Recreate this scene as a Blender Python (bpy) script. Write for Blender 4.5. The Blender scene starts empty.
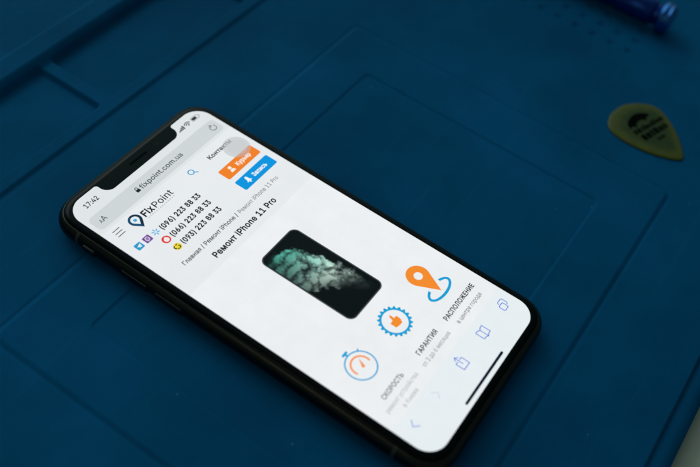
import bpy, math, random
import numpy as np
from mathutils import Vector, noise
from mathutils.geometry import delaunay_2d_cdt

random.seed(7)
scene = bpy.context.scene
col = scene.collection
PI = math.pi
MM = 0.001

# ------------------------------------------------------------------ glyph outlines (drawn by hand units, 1000 per em)
GLYPHS = {
    ' ': (188, ''),
    '(': (274, '89,207 90,244 94,283 101,324 109,364 119,403 132,441 145,477 160,510 177,539 236,539 219,503 204,466 191,428 179,390 169,351 161,313 156,276 152,241 151,207 152,176 155,145 160,115 167,83 177,50 188,16 202,-19 218,-57 236,-96 177,-96 150,-46 128,4 111,55 99,106 92,156'),
    ')': (274, '37,-96 56,-56 72,-18 86,18 97,52 106,85 113,116 118,147 121,177 122,207 121,241 117,276 112,313 104,351 94,390 82,428 69,466 54,503 37,539 97,539 113,510 128,477 142,441 154,403 164,364 173,323 179,283 183,244 184,207 182,156 174,104 161,53 144,3 123,-47 97,-96'),
    '.': (188, '95,-4 83,-3 73,1 63,9 55,18 51,29 50,41 51,53 55,64 63,73 73,81 83,85 95,87 107,85 118,81 128,73 135,64 140,53 141,41 140,29 135,18 128,9 118,1 107,-3'),
    '/': (250, '235,533 71,-76 14,-76 178,533'),
    '0': (453, '227,-7 191,-3 158,7 130,24 105,48 85,77 69,113 57,155 50,202 48,254 50,306 57,353 69,395 85,431 106,461 130,484 159,502 191,512 227,516 262,512 295,502 323,484 348,461 368,431 384,395 396,353 403,306 405,254 403,202 396,155 384,113 368,77 348,48 323,24 295,7 263,-3;227,50 250,52 271,60 290,74 306,92 320,116 330,144 338,176 342,213 344,254 342,295 338,332 330,365 320,393 306,416 290,435 271,449 250,457 227,460 203,457 182,449 163,435 147,416 134,393 123,365 115,332 111,295 109,254 111,213 115,176 123,144 134,116 147,92 163,74 182,60 203,52'),
    '1': (453, '76,0 76,55 391,55 391,0;276,509 276,0 212,0 212,448 209,448 86,358 86,427 198,509'),
    '2': (453, '64,0 64,47 234,229 282,282 294,298 303,312 311,327 316,341 319,356 320,371 319,389 315,405 308,419 298,431 287,441 273,449 258,455 241,458 224,460 205,458 188,454 172,447 159,438 148,427 139,413 132,398 128,381 127,362 66,362 68,391 75,418 86,442 102,464 121,482 143,496 168,507 196,513 225,516 254,513 281,507 306,497 328,482 346,465 361,445 372,423 379,398 381,372 380,354 377,336 371,318 363,299 351,280 336,259 267,180 153,60 153,57 389,57 389,0'),
    '3': (453, '218,-7 188,-5 159,1 133,10 108,22 88,38 70,57 57,79 48,104 44,132 109,132 112,115 118,100 126,87 137,76 150,66 165,59 182,54 200,51 219,50 239,51 258,55 275,61 291,69 304,80 315,93 323,108 328,125 329,145 328,163 323,180 316,196 306,211 292,223 275,234 254,241 229,246 201,248 157,248 157,299 288,448 288,452 70,452 70,509 372,509 372,461 211,278 211,289 247,290 279,286 308,276 333,262 354,244 371,222 383,198 391,173 393,145 390,116 383,90 370,66 354,45 333,27 309,12 281,2 251,-5'),
    '4': (453, '40,105 40,158 247,509 311,509 109,166 109,163 413,163 413,105;282,0 282,121 282,146 282,318 343,318 343,0'),
    '6': (453, '226,-7 196,-4 168,3 142,15 119,31 100,51 84,74 73,101 66,130 64,162 65,187 71,212 80,239 93,268 112,302 137,340 252,509 322,509 151,261 145,261 151,270 157,279 165,288 174,295 184,302 196,307 208,311 221,313 235,314 265,312 291,305 316,295 337,280 355,262 370,240 380,215 387,187 389,157 387,127 379,98 368,73 352,50 333,30 310,14 284,3 257,-4;226,48 245,50 263,55 279,63 293,73 304,86 314,101 322,119 326,137 327,157 326,178 322,196 314,213 304,228 293,241 279,251 263,259 245,264 226,265 207,264 190,259 174,252 160,241 148,229 138,214 131,197 126,179 125,158 126,138 131,119 138,102 148,86 160,73 174,63 190,55 207,50'),
    '7': (453, '97,0 323,448 323,452 62,452 62,509 391,509 391,449 165,0'),
    '8': (453, '226,-7 193,-5 163,1 136,11 111,25 91,42 74,62 62,84 54,109 52,135 53,156 58,176 65,195 75,212 87,228 101,241 117,252 134,260 153,265 153,267 129,276 109,289 93,308 80,330 73,354 70,380 73,405 79,429 90,450 106,469 124,485 146,498 170,508 197,514 226,516 255,514 282,508 306,498 328,485 346,469 361,450 373,429 379,405 382,380 379,354 372,330 359,308 343,289 323,276 300,267 300,265 319,260 335,252 351,241 365,228 377,212 387,195 395,176 399,156 401,135 398,109 391,84 378,62 362,42 341,25 317,11 289,1 259,-5;226,49 248,50 267,54 285,60 300,69 313,79 323,91 331,106 335,121 337,139 335,157 330,173 322,189 312,202 298,213 283,223 265,230 247,234 226,235 206,234 187,230 169,223 154,213 140,202 130,189 122,173 117,157 115,139 117,121 121,106 129,91 139,79 152,69 167,60 185,54 205,50;226,290 244,291 260,294 274,300 287,308 298,318 307,330 314,344 318,359 319,376 318,392 314,407 308,420 299,432 288,442 275,449 260,455 244,459 226,460 208,459 192,455 177,449 164,442 153,432 145,420 138,407 134,392 133,376 134,359 138,344 145,330 154,318 165,308 178,300 193,294 209,291'),
    '9': (453, '226,516 256,513 285,506 310,494 333,478 352,458 368,434 380,408 387,378 389,347 387,322 382,296 373,270 359,240 340,207 315,168 200,0 130,0 301,248 307,248 302,238 295,229 287,221 278,214 268,207 257,202 245,198 232,195 218,195 188,197 161,203 137,214 116,229 98,247 83,269 72,294 66,321 64,352 66,382 73,411 85,436 101,459 120,479 143,494 168,506 196,513;226,460 207,459 190,454 174,446 160,435 148,423 138,407 131,390 127,372 125,352 127,331 131,313 138,295 148,280 160,268 174,257 190,250 207,245 226,243 245,245 263,249 279,257 293,267 305,280 314,295 322,312 326,330 327,350 326,371 322,390 314,407 305,422 293,435 279,446 263,454 245,459'),
    ':': (188, '95,-4 83,-3 73,1 63,9 55,18 51,29 50,41 51,53 55,64 63,73 73,81 83,85 95,87 107,85 118,81 128,73 135,64 140,53 141,41 140,29 135,18 128,9 118,1 107,-3;95,271 83,272 73,277 63,284 55,294 51,304 50,316 51,328 55,339 63,349 73,356 83,360 95,362 107,360 118,356 128,349 135,339 140,328 141,316 140,304 135,294 128,284 118,277 107,272'),
    'A': (480, '16,0 201,509 276,509 463,0 395,0 287,302 264,372 232,478 245,478 213,371 191,302 85,0;110,142 110,199 370,199 370,142'),
    'F': (410, '60,0 60,509 369,509 369,452 125,452 125,278 346,278 346,221 125,221 125,0'),
    'P': (445, '60,0 60,509 235,509 272,506 305,499 332,487 356,471 375,452 390,430 400,404 407,377 409,348 407,318 400,291 390,265 375,243 356,223 332,207 305,195 272,188 235,186 109,186 109,242 233,242 257,244 279,248 297,256 312,266 324,279 333,294 339,310 343,328 344,348 343,367 339,385 333,402 324,416 312,428 297,439 279,446 257,451 232,452 125,452 125,0'),
    'R': (449, '60,0 60,509 236,509 273,506 305,500 333,489 356,473 376,455 390,433 401,408 407,381 409,352 407,323 401,296 390,271 376,250 356,232 333,217 305,206 273,200 236,198 96,198 96,255 234,255 258,256 280,260 298,267 313,276 325,287 334,300 340,316 344,333 345,352 344,371 340,389 334,405 325,419 313,430 298,440 279,446 258,451 233,452 125,452 125,0;353,0 230,229 303,229 428,0'),
    'a': (390, '160,-9 137,-7 115,-3 94,5 76,15 60,29 48,45 38,63 32,84 30,108 32,128 36,146 43,161 53,174 64,184 78,193 92,200 108,206 125,211 178,220 234,227 247,229 257,231 265,235 271,240 274,246 276,255 276,257 275,272 272,285 267,297 260,307 251,315 240,322 227,327 212,330 196,331 178,330 163,327 149,322 137,316 127,309 118,301 110,292 104,283 100,274 41,291 51,313 64,331 79,346 95,358 114,368 133,375 153,380 173,383 194,384 239,379 255,375 271,369 286,360 300,350 312,336 322,320 330,301 335,278 337,251 337,0 277,0 277,52 272,52 252,25 242,16 229,8 215,1 199,-4 181,-7;170,45 192,47 211,51 228,59 242,68 254,80 263,93 270,108 274,122 276,138 276,190 259,182 231,176 200,171 175,168 134,159 122,153 112,147 103,139 97,130 93,118 92,105 93,93 96,82 102,72 109,64 119,57 130,52 142,48 156,46'),
    'c': (396, '207,-8 174,-5 144,3 117,16 93,35 72,58 56,85 44,116 37,150 34,187 37,225 44,260 56,291 72,318 93,341 117,360 144,374 174,382 207,384 226,384 243,381 260,377 276,371 291,364 305,356 318,346 330,335 340,322 349,308 356,293 362,277 303,262 290,289 270,311 242,325 207,330 184,328 163,321 145,310 130,296 118,278 108,258 102,236 98,212 96,187 98,163 102,139 108,117 118,97 130,80 145,66 163,55 184,49 207,46 243,52 271,66 292,89 304,117 363,102 357,86 350,70 341,56 331,43 319,32 306,21 292,12 277,5 261,-1 244,-5 226,-7'),
    'e': (404, '212,-8 177,-5 145,3 117,16 92,35 72,58 56,85 44,116 37,150 34,187 36,224 44,258 55,290 71,317 91,340 115,359 142,373 172,382 205,384 226,383 246,380 266,374 285,366 303,355 319,341 334,324 347,305 357,282 365,256 370,227 371,194 371,169 75,169 75,221 338,221 310,202 308,226 304,248 298,269 288,286 277,301 263,314 246,323 227,328 205,330 183,328 164,323 146,313 131,301 119,286 109,270 102,251 97,231 96,211 96,178 98,151 102,127 110,106 121,88 135,73 151,61 169,53 190,48 212,46 227,47 241,49 254,53 265,58 276,65 285,73 294,82 300,93 306,105 365,91 358,72 348,55 335,39 320,26 302,14 283,4 261,-3 237,-7'),
    'f': (254, '228,379 228,327 6,327 6,379;81,0 81,432 82,452 87,470 96,486 107,499 120,510 135,519 152,525 169,529 187,530 222,527 243,521 227,468 215,472 195,474 178,472 164,468 154,460 147,449 143,435 142,419 142,0'),
    'h': (410, '114,227 114,0 53,0 53,509 114,509 114,287 102,287 116,319 132,344 152,362 175,374 200,382 227,384 252,383 275,377 295,369 313,356 328,340 341,321 350,298 355,271 357,240 357,0 296,0 296,235 293,263 286,286 273,304 256,318 235,326 210,329 192,328 176,324 161,317 147,308 136,297 126,283 119,266 115,248'),
    'i': (167, '53,0 53,379 114,379 114,0;84,443 73,444 63,448 54,455 47,463 43,472 41,483 43,494 47,504 54,512 63,518 73,522 84,524 95,522 105,518 114,512 121,504 125,494 126,483 125,472 121,463 114,455 105,448 95,444'),
    'm': (610, '53,0 53,379 112,379 112,295 108,295 114,314 122,331 132,346 144,358 158,368 172,376 187,382 203,385 219,386 245,383 268,375 287,361 303,342 314,320 321,295 312,295 318,312 326,329 337,343 350,356 364,366 381,375 398,381 417,385 437,386 458,385 478,380 497,372 514,361 529,346 541,328 550,307 555,283 557,255 557,0 496,0 496,254 493,279 485,298 473,313 456,323 438,329 419,330 402,329 387,326 374,320 363,312 353,302 345,290 340,277 336,263 335,247 335,0 274,0 274,260 272,280 265,297 253,311 238,322 220,328 199,330 185,329 171,326 158,320 145,312 135,302 126,289 119,274 115,257 114,238 114,0'),
    'n': (410, '114,227 114,0 53,0 53,379 112,379 112,287 102,287 116,319 132,344 152,362 175,374 200,382 227,384 252,383 275,377 295,369 313,356 328,340 341,321 350,298 355,271 357,240 357,0 296,0 296,235 293,263 286,286 273,304 256,318 235,326 210,329 192,328 176,324 161,317 147,308 136,297 126,283 119,266 115,248'),
    'o': (416, '207,-8 174,-5 144,3 117,16 93,35 72,58 56,85 44,116 37,150 34,187 37,225 44,260 56,291 72,318 93,341 117,360 144,374 174,382 207,384 241,382 271,374 299,360 323,341 343,318 359,291 371,260 379,225 381,187 379,150 371,116 359,85 343,58 323,35 299,16 271,3 241,-5;207,46 231,49 252,55 270,66 285,80 298,97 307,117 314,139 318,163 319,187 318,212 314,236 307,258 298,278 285,296 270,310 252,321 231,328 207,330 184,328 163,321 145,310 130,296 118,278 108,258 102,236 98,212 96,187 98,163 102,139 108,117 118,97 130,80 145,66 163,55 184,49'),
    'p': (425, '53,-143 53,379 112,379 112,319 118,319 137,346 147,355 158,364 171,373 188,379 207,383 229,384 259,382 287,374 313,361 335,342 354,320 370,293 381,261 388,227 390,189 388,151 381,116 370,84 355,57 336,34 313,16 288,3 260,-6 229,-8 208,-7 189,-3 173,4 159,12 147,21 138,31 118,59 114,59 114,-143;220,47 242,49 262,55 279,66 294,80 306,97 316,117 323,139 327,163 328,189 327,215 323,239 316,261 307,281 295,298 280,311 262,322 243,328 220,330 198,328 178,322 161,312 147,299 134,282 125,263 118,241 114,216 113,189 114,162 118,138 125,115 135,95 147,78 162,65 179,55 198,49'),
    'r': (260, '53,0 53,379 112,379 112,321 115,321 124,339 137,354 152,367 171,377 191,383 213,385 229,384 243,384 243,322 230,324 207,326 190,324 174,321 159,315 146,306 135,296 126,284 119,269 115,254 114,237 114,0'),
    't': (228, '204,379 204,327 6,327 6,379;65,471 126,471 126,98 127,83 130,70 136,61 144,55 156,51 170,50 185,51 202,54 213,2 192,-3 168,-4 138,-1 113,7 92,21 77,41 68,64 65,93'),
    'u': (410, '182,-5 158,-3 135,2 115,11 97,23 82,39 69,59 60,82 54,109 53,139 53,379 114,379 114,144 116,117 124,94 137,75 154,61 175,53 200,50 218,51 234,55 249,62 263,71 274,83 283,97 290,113 295,132 296,153 296,379 357,379 357,0 298,0 298,92 307,92 294,60 277,35 257,17 234,5 209,-3'),
    'x': (379, '21,0 171,218 171,171 29,379 100,379 147,306 179,253 207,206 175,206 202,253 233,306 282,379 352,379 209,169 209,214 358,0 287,0 231,85 200,136 173,182 205,182 178,136 148,85 91,0'),
    'А': (480, '16,0 201,509 276,509 463,0 395,0 287,302 264,372 232,478 245,478 213,371 191,302 85,0;110,142 110,199 370,199 370,142'),
    'Г': (402, '370,509 370,452 125,452 125,0 60,0 60,509'),
    'Е': (419, '60,0 60,509 372,509 372,452 125,452 125,286 355,286 355,229 125,229 125,57 375,57 375,0'),
    'Ж': (668, '366,509 366,0 302,0 302,509;18,0 183,265 32,509 110,509 241,283 429,283 559,509 636,509 486,264 650,0 576,0 439,226 229,226 91,0'),
    'З': (431, '216,-7 184,-5 154,1 127,11 103,24 83,40 66,59 53,81 45,105 42,132 107,132 109,116 115,101 123,88 134,76 146,67 161,60 178,54 196,51 215,50 236,51 255,55 272,61 288,69 301,80 312,92 320,107 325,122 326,139 325,157 320,173 312,188 301,201 288,212 272,221 253,227 231,231 207,233 166,233 166,289 207,289 226,290 244,294 260,299 274,307 286,317 296,329 303,343 307,358 309,375 307,391 304,406 297,420 289,431 278,441 265,449 251,455 234,458 216,460 199,458 183,455 167,450 153,442 140,433 130,422 122,409 117,395 115,378 53,378 56,404 63,428 76,450 93,469 112,485 135,498 161,508 188,514 217,516 248,513 275,507 300,497 321,483 339,466 353,446 363,425 370,402 372,378 369,351 362,327 349,306 332,288 311,274 287,264 287,260 307,256 326,248 342,238 356,226 368,212 378,196 384,178 389,159 390,139 387,112 380,87 367,64 350,44 330,26 306,12 278,2 248,-5'),
    'И': (524, '463,0 398,0 398,291 399,328 402,384 404,454 416,452 376,381 346,331 321,290 137,0 60,0 60,509 125,509 125,195 124,157 123,108 118,54 110,55 136,107 161,151 180,183 388,509 463,509'),
    'К': (467, '60,0 60,509 125,509 125,287 196,287 362,509 440,509 251,262 449,0 371,0 199,231 125,231 125,0'),
    'Л': (520, '32,0 32,57 45,57 60,58 73,61 84,66 93,75 100,87 107,103 112,123 116,149 119,181 146,509 460,509 460,0 395,0 395,452 205,452 182,175 170,97 164,76 157,58 147,42 137,29 124,19 109,10 92,5 73,1 51,0'),
    'Н': (517, '60,0 60,509 125,509 125,289 392,289 392,509 457,509 457,0 392,0 392,232 125,232 125,0'),
    'О': (534, '267,-7 225,-3 186,7 150,25 119,49 92,79 70,115 53,157 44,203 40,254 44,305 53,352 70,393 92,429 119,459 150,484 186,501 225,512 267,516 309,512 348,501 384,484 415,459 442,429 464,393 480,352 490,305 493,254 490,203 480,157 464,115 442,79 415,49 384,25 348,7 309,-3;267,53 296,55 324,63 349,76 372,94 392,116 408,144 420,176 428,213 430,254 428,295 420,332 408,365 392,392 372,415 349,433 324,446 296,453 267,456 237,453 210,445 184,433 161,415 142,392 125,364 113,332 106,295 103,254 106,213 113,176 125,144 142,117 161,94 184,76 210,63 237,55'),
    'П': (517, '457,509 457,0 392,0 392,452 125,452 125,0 60,0 60,509'),
    'Р': (445, '60,0 60,509 235,509 272,506 305,499 332,487 356,471 375,452 390,430 400,404 407,377 409,348 407,318 400,291 390,265 375,243 356,223 332,207 305,195 272,188 235,186 109,186 109,242 233,242 257,244 279,248 297,256 312,266 324,279 333,294 339,310 343,328 344,348 343,367 339,385 333,402 324,416 312,428 297,439 279,446 257,451 232,452 125,452 125,0'),
    'С': (510, '267,-7 225,-3 186,7 150,25 119,49 92,79 70,115 53,157 44,203 40,254 44,305 53,352 70,393 92,429 119,459 150,484 186,501 225,512 267,516 293,514 317,511 340,504 362,496 383,485 402,471 419,456 435,438 448,418 459,397 467,373 473,348 408,348 404,365 397,380 389,395 380,407 369,418 357,428 344,437 330,444 315,449 300,453 284,455 267,456 237,453 209,445 184,432 161,414 141,391 125,364 113,332 106,295 103,254 106,213 113,177 125,145 141,117 161,94 184,76 210,63 237,56 267,53 284,54 300,56 315,60 330,65 344,72 357,81 369,90 380,102 389,114 397,128 404,144 408,160 473,160 467,135 459,112 448,91 435,71 420,53 402,38 383,24 363,13 341,5 317,-2 293,-6'),
    'Т': (449, '32,452 32,509 417,509 417,452 257,452 257,0 193,0 193,452'),
    'Ь': (452, '108,308 246,308 280,306 310,299 337,289 361,275 381,258 397,237 408,213 415,186 418,157 415,126 408,98 397,73 381,52 361,34 337,19 310,8 280,2 246,0 60,0 60,509 125,509 125,56 246,56 277,59 303,68 325,83 341,104 350,128 354,157 352,176 348,192 340,207 330,220 318,231 303,240 286,246 267,250 246,251 108,251'),
    'Я': (449, '389,0 324,0 324,452 216,452 192,451 170,446 152,440 137,430 125,419 115,405 109,389 105,371 104,352 105,333 109,316 115,300 125,287 137,276 152,267 170,260 191,256 216,255 353,255 353,198 213,198 177,200 144,206 116,217 93,232 74,250 59,271 48,296 42,323 40,352 42,381 48,408 59,433 73,455 92,473 116,489 144,500 176,506 213,509 389,509;96,0 22,0 146,229 219,229'),
    'а': (390, '160,-9 137,-7 115,-3 94,5 76,15 60,29 48,45 38,63 32,84 30,108 32,128 36,146 43,161 53,174 64,184 78,193 92,200 108,206 125,211 178,220 234,227 247,229 257,231 265,235 271,240 274,246 276,255 276,257 275,272 272,285 267,297 260,307 251,315 240,322 227,327 212,330 196,331 178,330 163,327 149,322 137,316 127,309 118,301 110,292 104,283 100,274 41,291 51,313 64,331 79,346 95,358 114,368 133,375 153,380 173,383 194,384 239,379 255,375 271,369 286,360 300,350 312,336 322,320 330,301 335,278 337,251 337,0 277,0 277,52 272,52 252,25 242,16 229,8 215,1 199,-4 181,-7;170,45 192,47 211,51 228,59 242,68 254,80 263,93 270,108 274,122 276,138 276,190 259,182 231,176 200,171 175,168 134,159 122,153 112,147 103,139 97,130 93,118 92,105 93,93 96,82 102,72 109,64 119,57 130,52 142,48 156,46'),
    'в': (392, '53,0 53,379 208,379 247,376 280,367 307,352 327,331 339,307 343,278 341,258 335,240 324,226 309,214 291,205 270,199 284,196 298,191 312,185 325,176 336,165 345,152 352,138 357,121 358,102 356,84 351,66 343,50 331,35 317,23 300,13 280,6 257,1 232,0;111,56 232,56 251,57 266,62 279,70 288,80 293,93 295,108 293,125 288,141 279,153 266,162 251,167 232,169 111,169;111,220 209,220 230,222 248,227 263,234 273,245 280,258 282,273 280,288 273,300 262,310 248,318 230,322 208,324 111,324'),
    'г': (304, '290,379 290,323 114,323 114,0 53,0 53,379'),
    'д': (427, '13,-110 13,56 44,56 65,82 79,116 90,164 98,231 110,379 356,379 356,56 414,56 414,-110 353,-110 353,0 74,0 74,-110;114,56 295,56 295,323 166,323 157,231 153,193 148,158 143,127 135,99 126,76'),
    'е': (404, '212,-8 177,-5 145,3 117,16 92,35 72,58 56,85 44,116 37,150 34,187 36,224 44,258 55,290 71,317 91,340 115,359 142,373 172,382 205,384 226,383 246,380 266,374 285,366 303,355 319,341 334,324 347,305 357,282 365,256 370,227 371,194 371,169 75,169 75,221 338,221 310,202 308,226 304,248 298,269 288,286 277,301 263,314 246,323 227,328 205,330 183,328 164,323 146,313 131,301 119,286 109,270 102,251 97,231 96,211 96,178 98,151 102,127 110,106 121,88 135,73 151,61 169,53 190,48 212,46 227,47 241,49 254,53 265,58 276,65 285,73 294,82 300,93 306,105 365,91 358,72 348,55 335,39 320,26 302,14 283,4 261,-3 237,-7'),
    'и': (411, '358,0 296,0 296,274 293,274 111,0 53,0 53,379 114,379 114,104 118,104 300,379 358,379'),
    'й': (411, '358,0 296,0 296,274 293,274 111,0 53,0 53,379 114,379 114,104 118,104 300,379 358,379;205,433 187,434 171,439 155,446 142,455 130,467 120,481 112,496 108,512 107,529 151,529 153,515 158,502 166,491 177,483 190,478 205,476 220,478 233,483 244,491 252,502 257,515 259,529 304,529 303,512 298,496 291,481 281,467 269,456 256,446 240,439 223,434'),
    'к': (377, '53,0 53,379 114,379 114,215 152,215 288,379 366,379 213,196 368,0 290,0 167,159 114,159 114,0'),
    'л': (401, '6,0 6,56 20,56 31,57 40,59 48,63 56,68 62,76 67,86 71,98 75,114 78,133 84,211 91,379 348,379 348,0 286,0 286,323 149,323 143,189 140,150 135,115 129,84 120,58 109,37 94,21 76,9 54,2 27,0'),
    'м': (536, '53,0 53,379 144,379 232,168 246,132 257,100 265,70 273,41 263,41 270,69 278,100 289,132 303,168 390,379 482,379 482,0 421,0 421,197 421,237 422,276 422,315 423,354 430,354 415,300 399,252 377,198 294,0 240,0 156,198 135,252 118,300 102,354 111,354 112,318 113,279 113,238 113,197 113,0'),
    'н': (409, '309,223 309,167 99,167 99,223;114,379 114,0 53,0 53,379;356,379 356,0 295,0 295,379'),
    'о': (416, '207,-8 174,-5 144,3 117,16 93,35 72,58 56,85 44,116 37,150 34,187 37,225 44,260 56,291 72,318 93,341 117,360 144,374 174,382 207,384 241,382 271,374 299,360 323,341 343,318 359,291 371,260 379,225 381,187 379,150 371,116 359,85 343,58 323,35 299,16 271,3 241,-5;207,46 231,49 252,55 270,66 285,80 298,97 307,117 314,139 318,163 319,187 318,212 314,236 307,258 298,278 285,296 270,310 252,321 231,328 207,330 184,328 163,321 145,310 130,296 118,278 108,258 102,236 98,212 96,187 98,163 102,139 108,117 118,97 130,80 145,66 163,55 184,49'),
    'п': (409, '355,379 355,0 294,0 294,323 114,323 114,0 53,0 53,379'),
    'р': (425, '53,-143 53,379 112,379 112,319 118,319 137,346 147,355 158,364 171,373 188,379 207,383 229,384 259,382 287,374 313,361 335,342 354,320 370,293 381,261 388,227 390,189 388,151 381,116 370,84 355,57 336,34 313,16 288,3 260,-6 229,-8 208,-7 189,-3 173,4 159,12 147,21 138,31 118,59 114,59 114,-143;220,47 242,49 262,55 279,66 294,80 306,97 316,117 323,139 327,163 328,189 327,215 323,239 316,261 307,281 295,298 280,311 262,322 243,328 220,330 198,328 178,322 161,312 147,299 134,282 125,263 118,241 114,216 113,189 114,162 118,138 125,115 135,95 147,78 162,65 179,55 198,49'),
    'с': (396, '207,-8 174,-5 144,3 117,16 93,35 72,58 56,85 44,116 37,150 34,187 37,225 44,260 56,291 72,318 93,341 117,360 144,374 174,382 207,384 226,384 243,381 260,377 276,371 291,364 305,356 318,346 330,335 340,322 349,308 356,293 362,277 303,262 290,289 270,311 242,325 207,330 184,328 163,321 145,310 130,296 118,278 108,258 102,236 98,212 96,187 98,163 102,139 108,117 118,97 130,80 145,66 163,55 184,49 207,46 243,52 271,66 292,89 304,117 363,102 357,86 350,70 341,56 331,43 319,32 306,21 292,12 277,5 261,-1 244,-5 226,-7'),
    'т': (325, '132,0 132,325 6,325 6,379 319,379 319,325 193,325 193,0'),
    'у': (390, '47,-139 61,-86 71,-87 83,-89 94,-90 104,-89 113,-86 122,-81 130,-74 138,-64 145,-51 151,-36 163,-1 17,379 84,379 165,155 187,87 206,21 184,21 202,87 224,155 305,379 371,379 204,-58 196,-77 187,-93 177,-107 165,-119 153,-128 139,-136 125,-141 109,-144 91,-145 65,-143'),
    'ц': (416, '53,0 53,379 114,379 114,56 294,56 294,379 355,379 355,0;344,-109 344,0 318,0 318,56 405,56 405,-109'),
    'ы': (511, '104,244 214,244 243,242 268,237 290,228 309,217 325,202 337,186 346,167 352,146 353,123 352,101 346,80 337,61 325,43 309,29 290,16 268,7 243,2 214,0 53,0 53,379 114,379 114,56 214,56 235,58 254,64 270,74 282,87 289,103 292,121 289,139 282,155 270,169 254,179 235,185 214,187 104,187;397,0 397,379 458,379 458,0'),
    'ь': (388, '104,244 214,244 243,242 268,237 290,228 309,217 325,202 337,186 346,167 352,146 353,123 352,101 346,80 337,61 325,43 309,29 290,16 268,7 243,2 214,0 53,0 53,379 114,379 114,56 214,56 235,58 254,64 270,74 282,87 289,103 292,121 289,139 282,155 270,169 254,179 235,185 214,187 104,187'),
    'я': (385, '332,0 271,0 271,326 184,326 155,324 131,318 114,309 102,295 95,279 93,259 95,240 102,224 114,211 132,201 155,195 184,194 298,194 298,142 180,142 134,146 97,157 68,174 48,198 36,226 32,259 36,293 48,322 68,346 97,365 134,376 180,379 332,379;85,0 15,0 122,172 190,172'),
}


CAP = 0.0  # cap height of the outlines, filled in below


def contours_of(ch):
    adv, s = GLYPHS[ch]
    if not s:
        return adv, []
    return adv, [[tuple(float(v) for v in q.split(',')) for q in k.split(' ')] for k in s.split(';')]


CAP = max(y for c in contours_of('F')[1] for x, y in c)


# ------------------------------------------------------------------ helpers
def lin(c):
    out = []
    for v in c:
        v /= 255.0
        out.append(v / 12.92 if v <= 0.04045 else ((v + 0.055) / 1.055) ** 2.4)
    return out


def tag(o, label=None, cat=None, group=None, kind=None):
    if label: o['label'] = label
    if cat: o['category'] = cat
    if group: o['group'] = group
    if kind: o['kind'] = kind
    return o


def empty(name, loc=(0, 0, 0), rz=0.0):
    o = bpy.data.objects.new(name, None)
    o.empty_display_size = 0.01
    o.location = loc
    o.rotation_euler = (0, 0, rz)
    col.objects.link(o)
    return o


def mesh_obj(name, verts, faces, mats, parent=None, smooth=False, face_mats=None, loc=None):
    me = bpy.data.meshes.new(name)
    me.from_pydata([tuple(v) for v in verts], [], faces)
    for m in (mats if isinstance(mats, (list, tuple)) else [mats]):
        me.materials.append(m)
    if face_mats:
        me.polygons.foreach_set('material_index', face_mats)
    if smooth:
        me.polygons.foreach_set('use_smooth', [True] * len(me.polygons))
    me.update()
    o = bpy.data.objects.new(name, me)
    col.objects.link(o)
    if parent: o.parent = parent
    if loc: o.location = loc
    return o


def new_mat(name):
    m = bpy.data.materials.new(name)
    m.use_nodes = True
    nt = m.node_tree
    nt.nodes.clear()
    out = nt.nodes.new('ShaderNodeOutputMaterial')
    return m, nt, out


def principled(name, base, rough=0.5, metal=0.0, spec=0.5, bump=None, rough_var=None):
    m, nt, out = new_mat(name)
    b = nt.nodes.new('ShaderNodeBsdfPrincipled')
    b.inputs['Base Color'].default_value = (*base, 1)
    b.inputs['Roughness'].default_value = rough
    b.inputs['Metallic'].default_value = metal
    b.inputs['Specular IOR Level'].default_value = spec
    nt.links.new(b.outputs[0], out.inputs[0])
    tc = nt.nodes.new('ShaderNodeTexCoord')
    if rough_var:
        n = nt.nodes.new('ShaderNodeTexNoise')
        n.inputs['Scale'].default_value = rough_var[0]
        n.inputs['Detail'].default_value = 6
        mr = nt.nodes.new('ShaderNodeMapRange')
        mr.inputs['From Min'].default_value = 0.3
        mr.inputs['From Max'].default_value = 0.7
        mr.inputs['To Min'].default_value = rough - rough_var[1]
        mr.inputs['To Max'].default_value = rough + rough_var[1]
        nt.links.new(tc.outputs['Object'], n.inputs['Vector'])
        nt.links.new(n.outputs['Fac'], mr.inputs['Value'])
        nt.links.new(mr.outputs[0], b.inputs['Roughness'])
    if bump:
        n = nt.nodes.new('ShaderNodeTexNoise')
        n.inputs['Scale'].default_value = bump[0]
        n.inputs['Detail'].default_value = 4
        bp = nt.nodes.new('ShaderNodeBump')
        bp.inputs['Strength'].default_value = bump[1]
        bp.inputs['Distance'].default_value = bump[2]
        nt.links.new(tc.outputs['Object'], n.inputs['Vector'])
        nt.links.new(n.outputs['Fac'], bp.inputs['Height'])
        nt.links.new(bp.outputs[0], b.inputs['Normal'])
    return m, nt, b


_lit = {}
GAIN = 1.0


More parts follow.
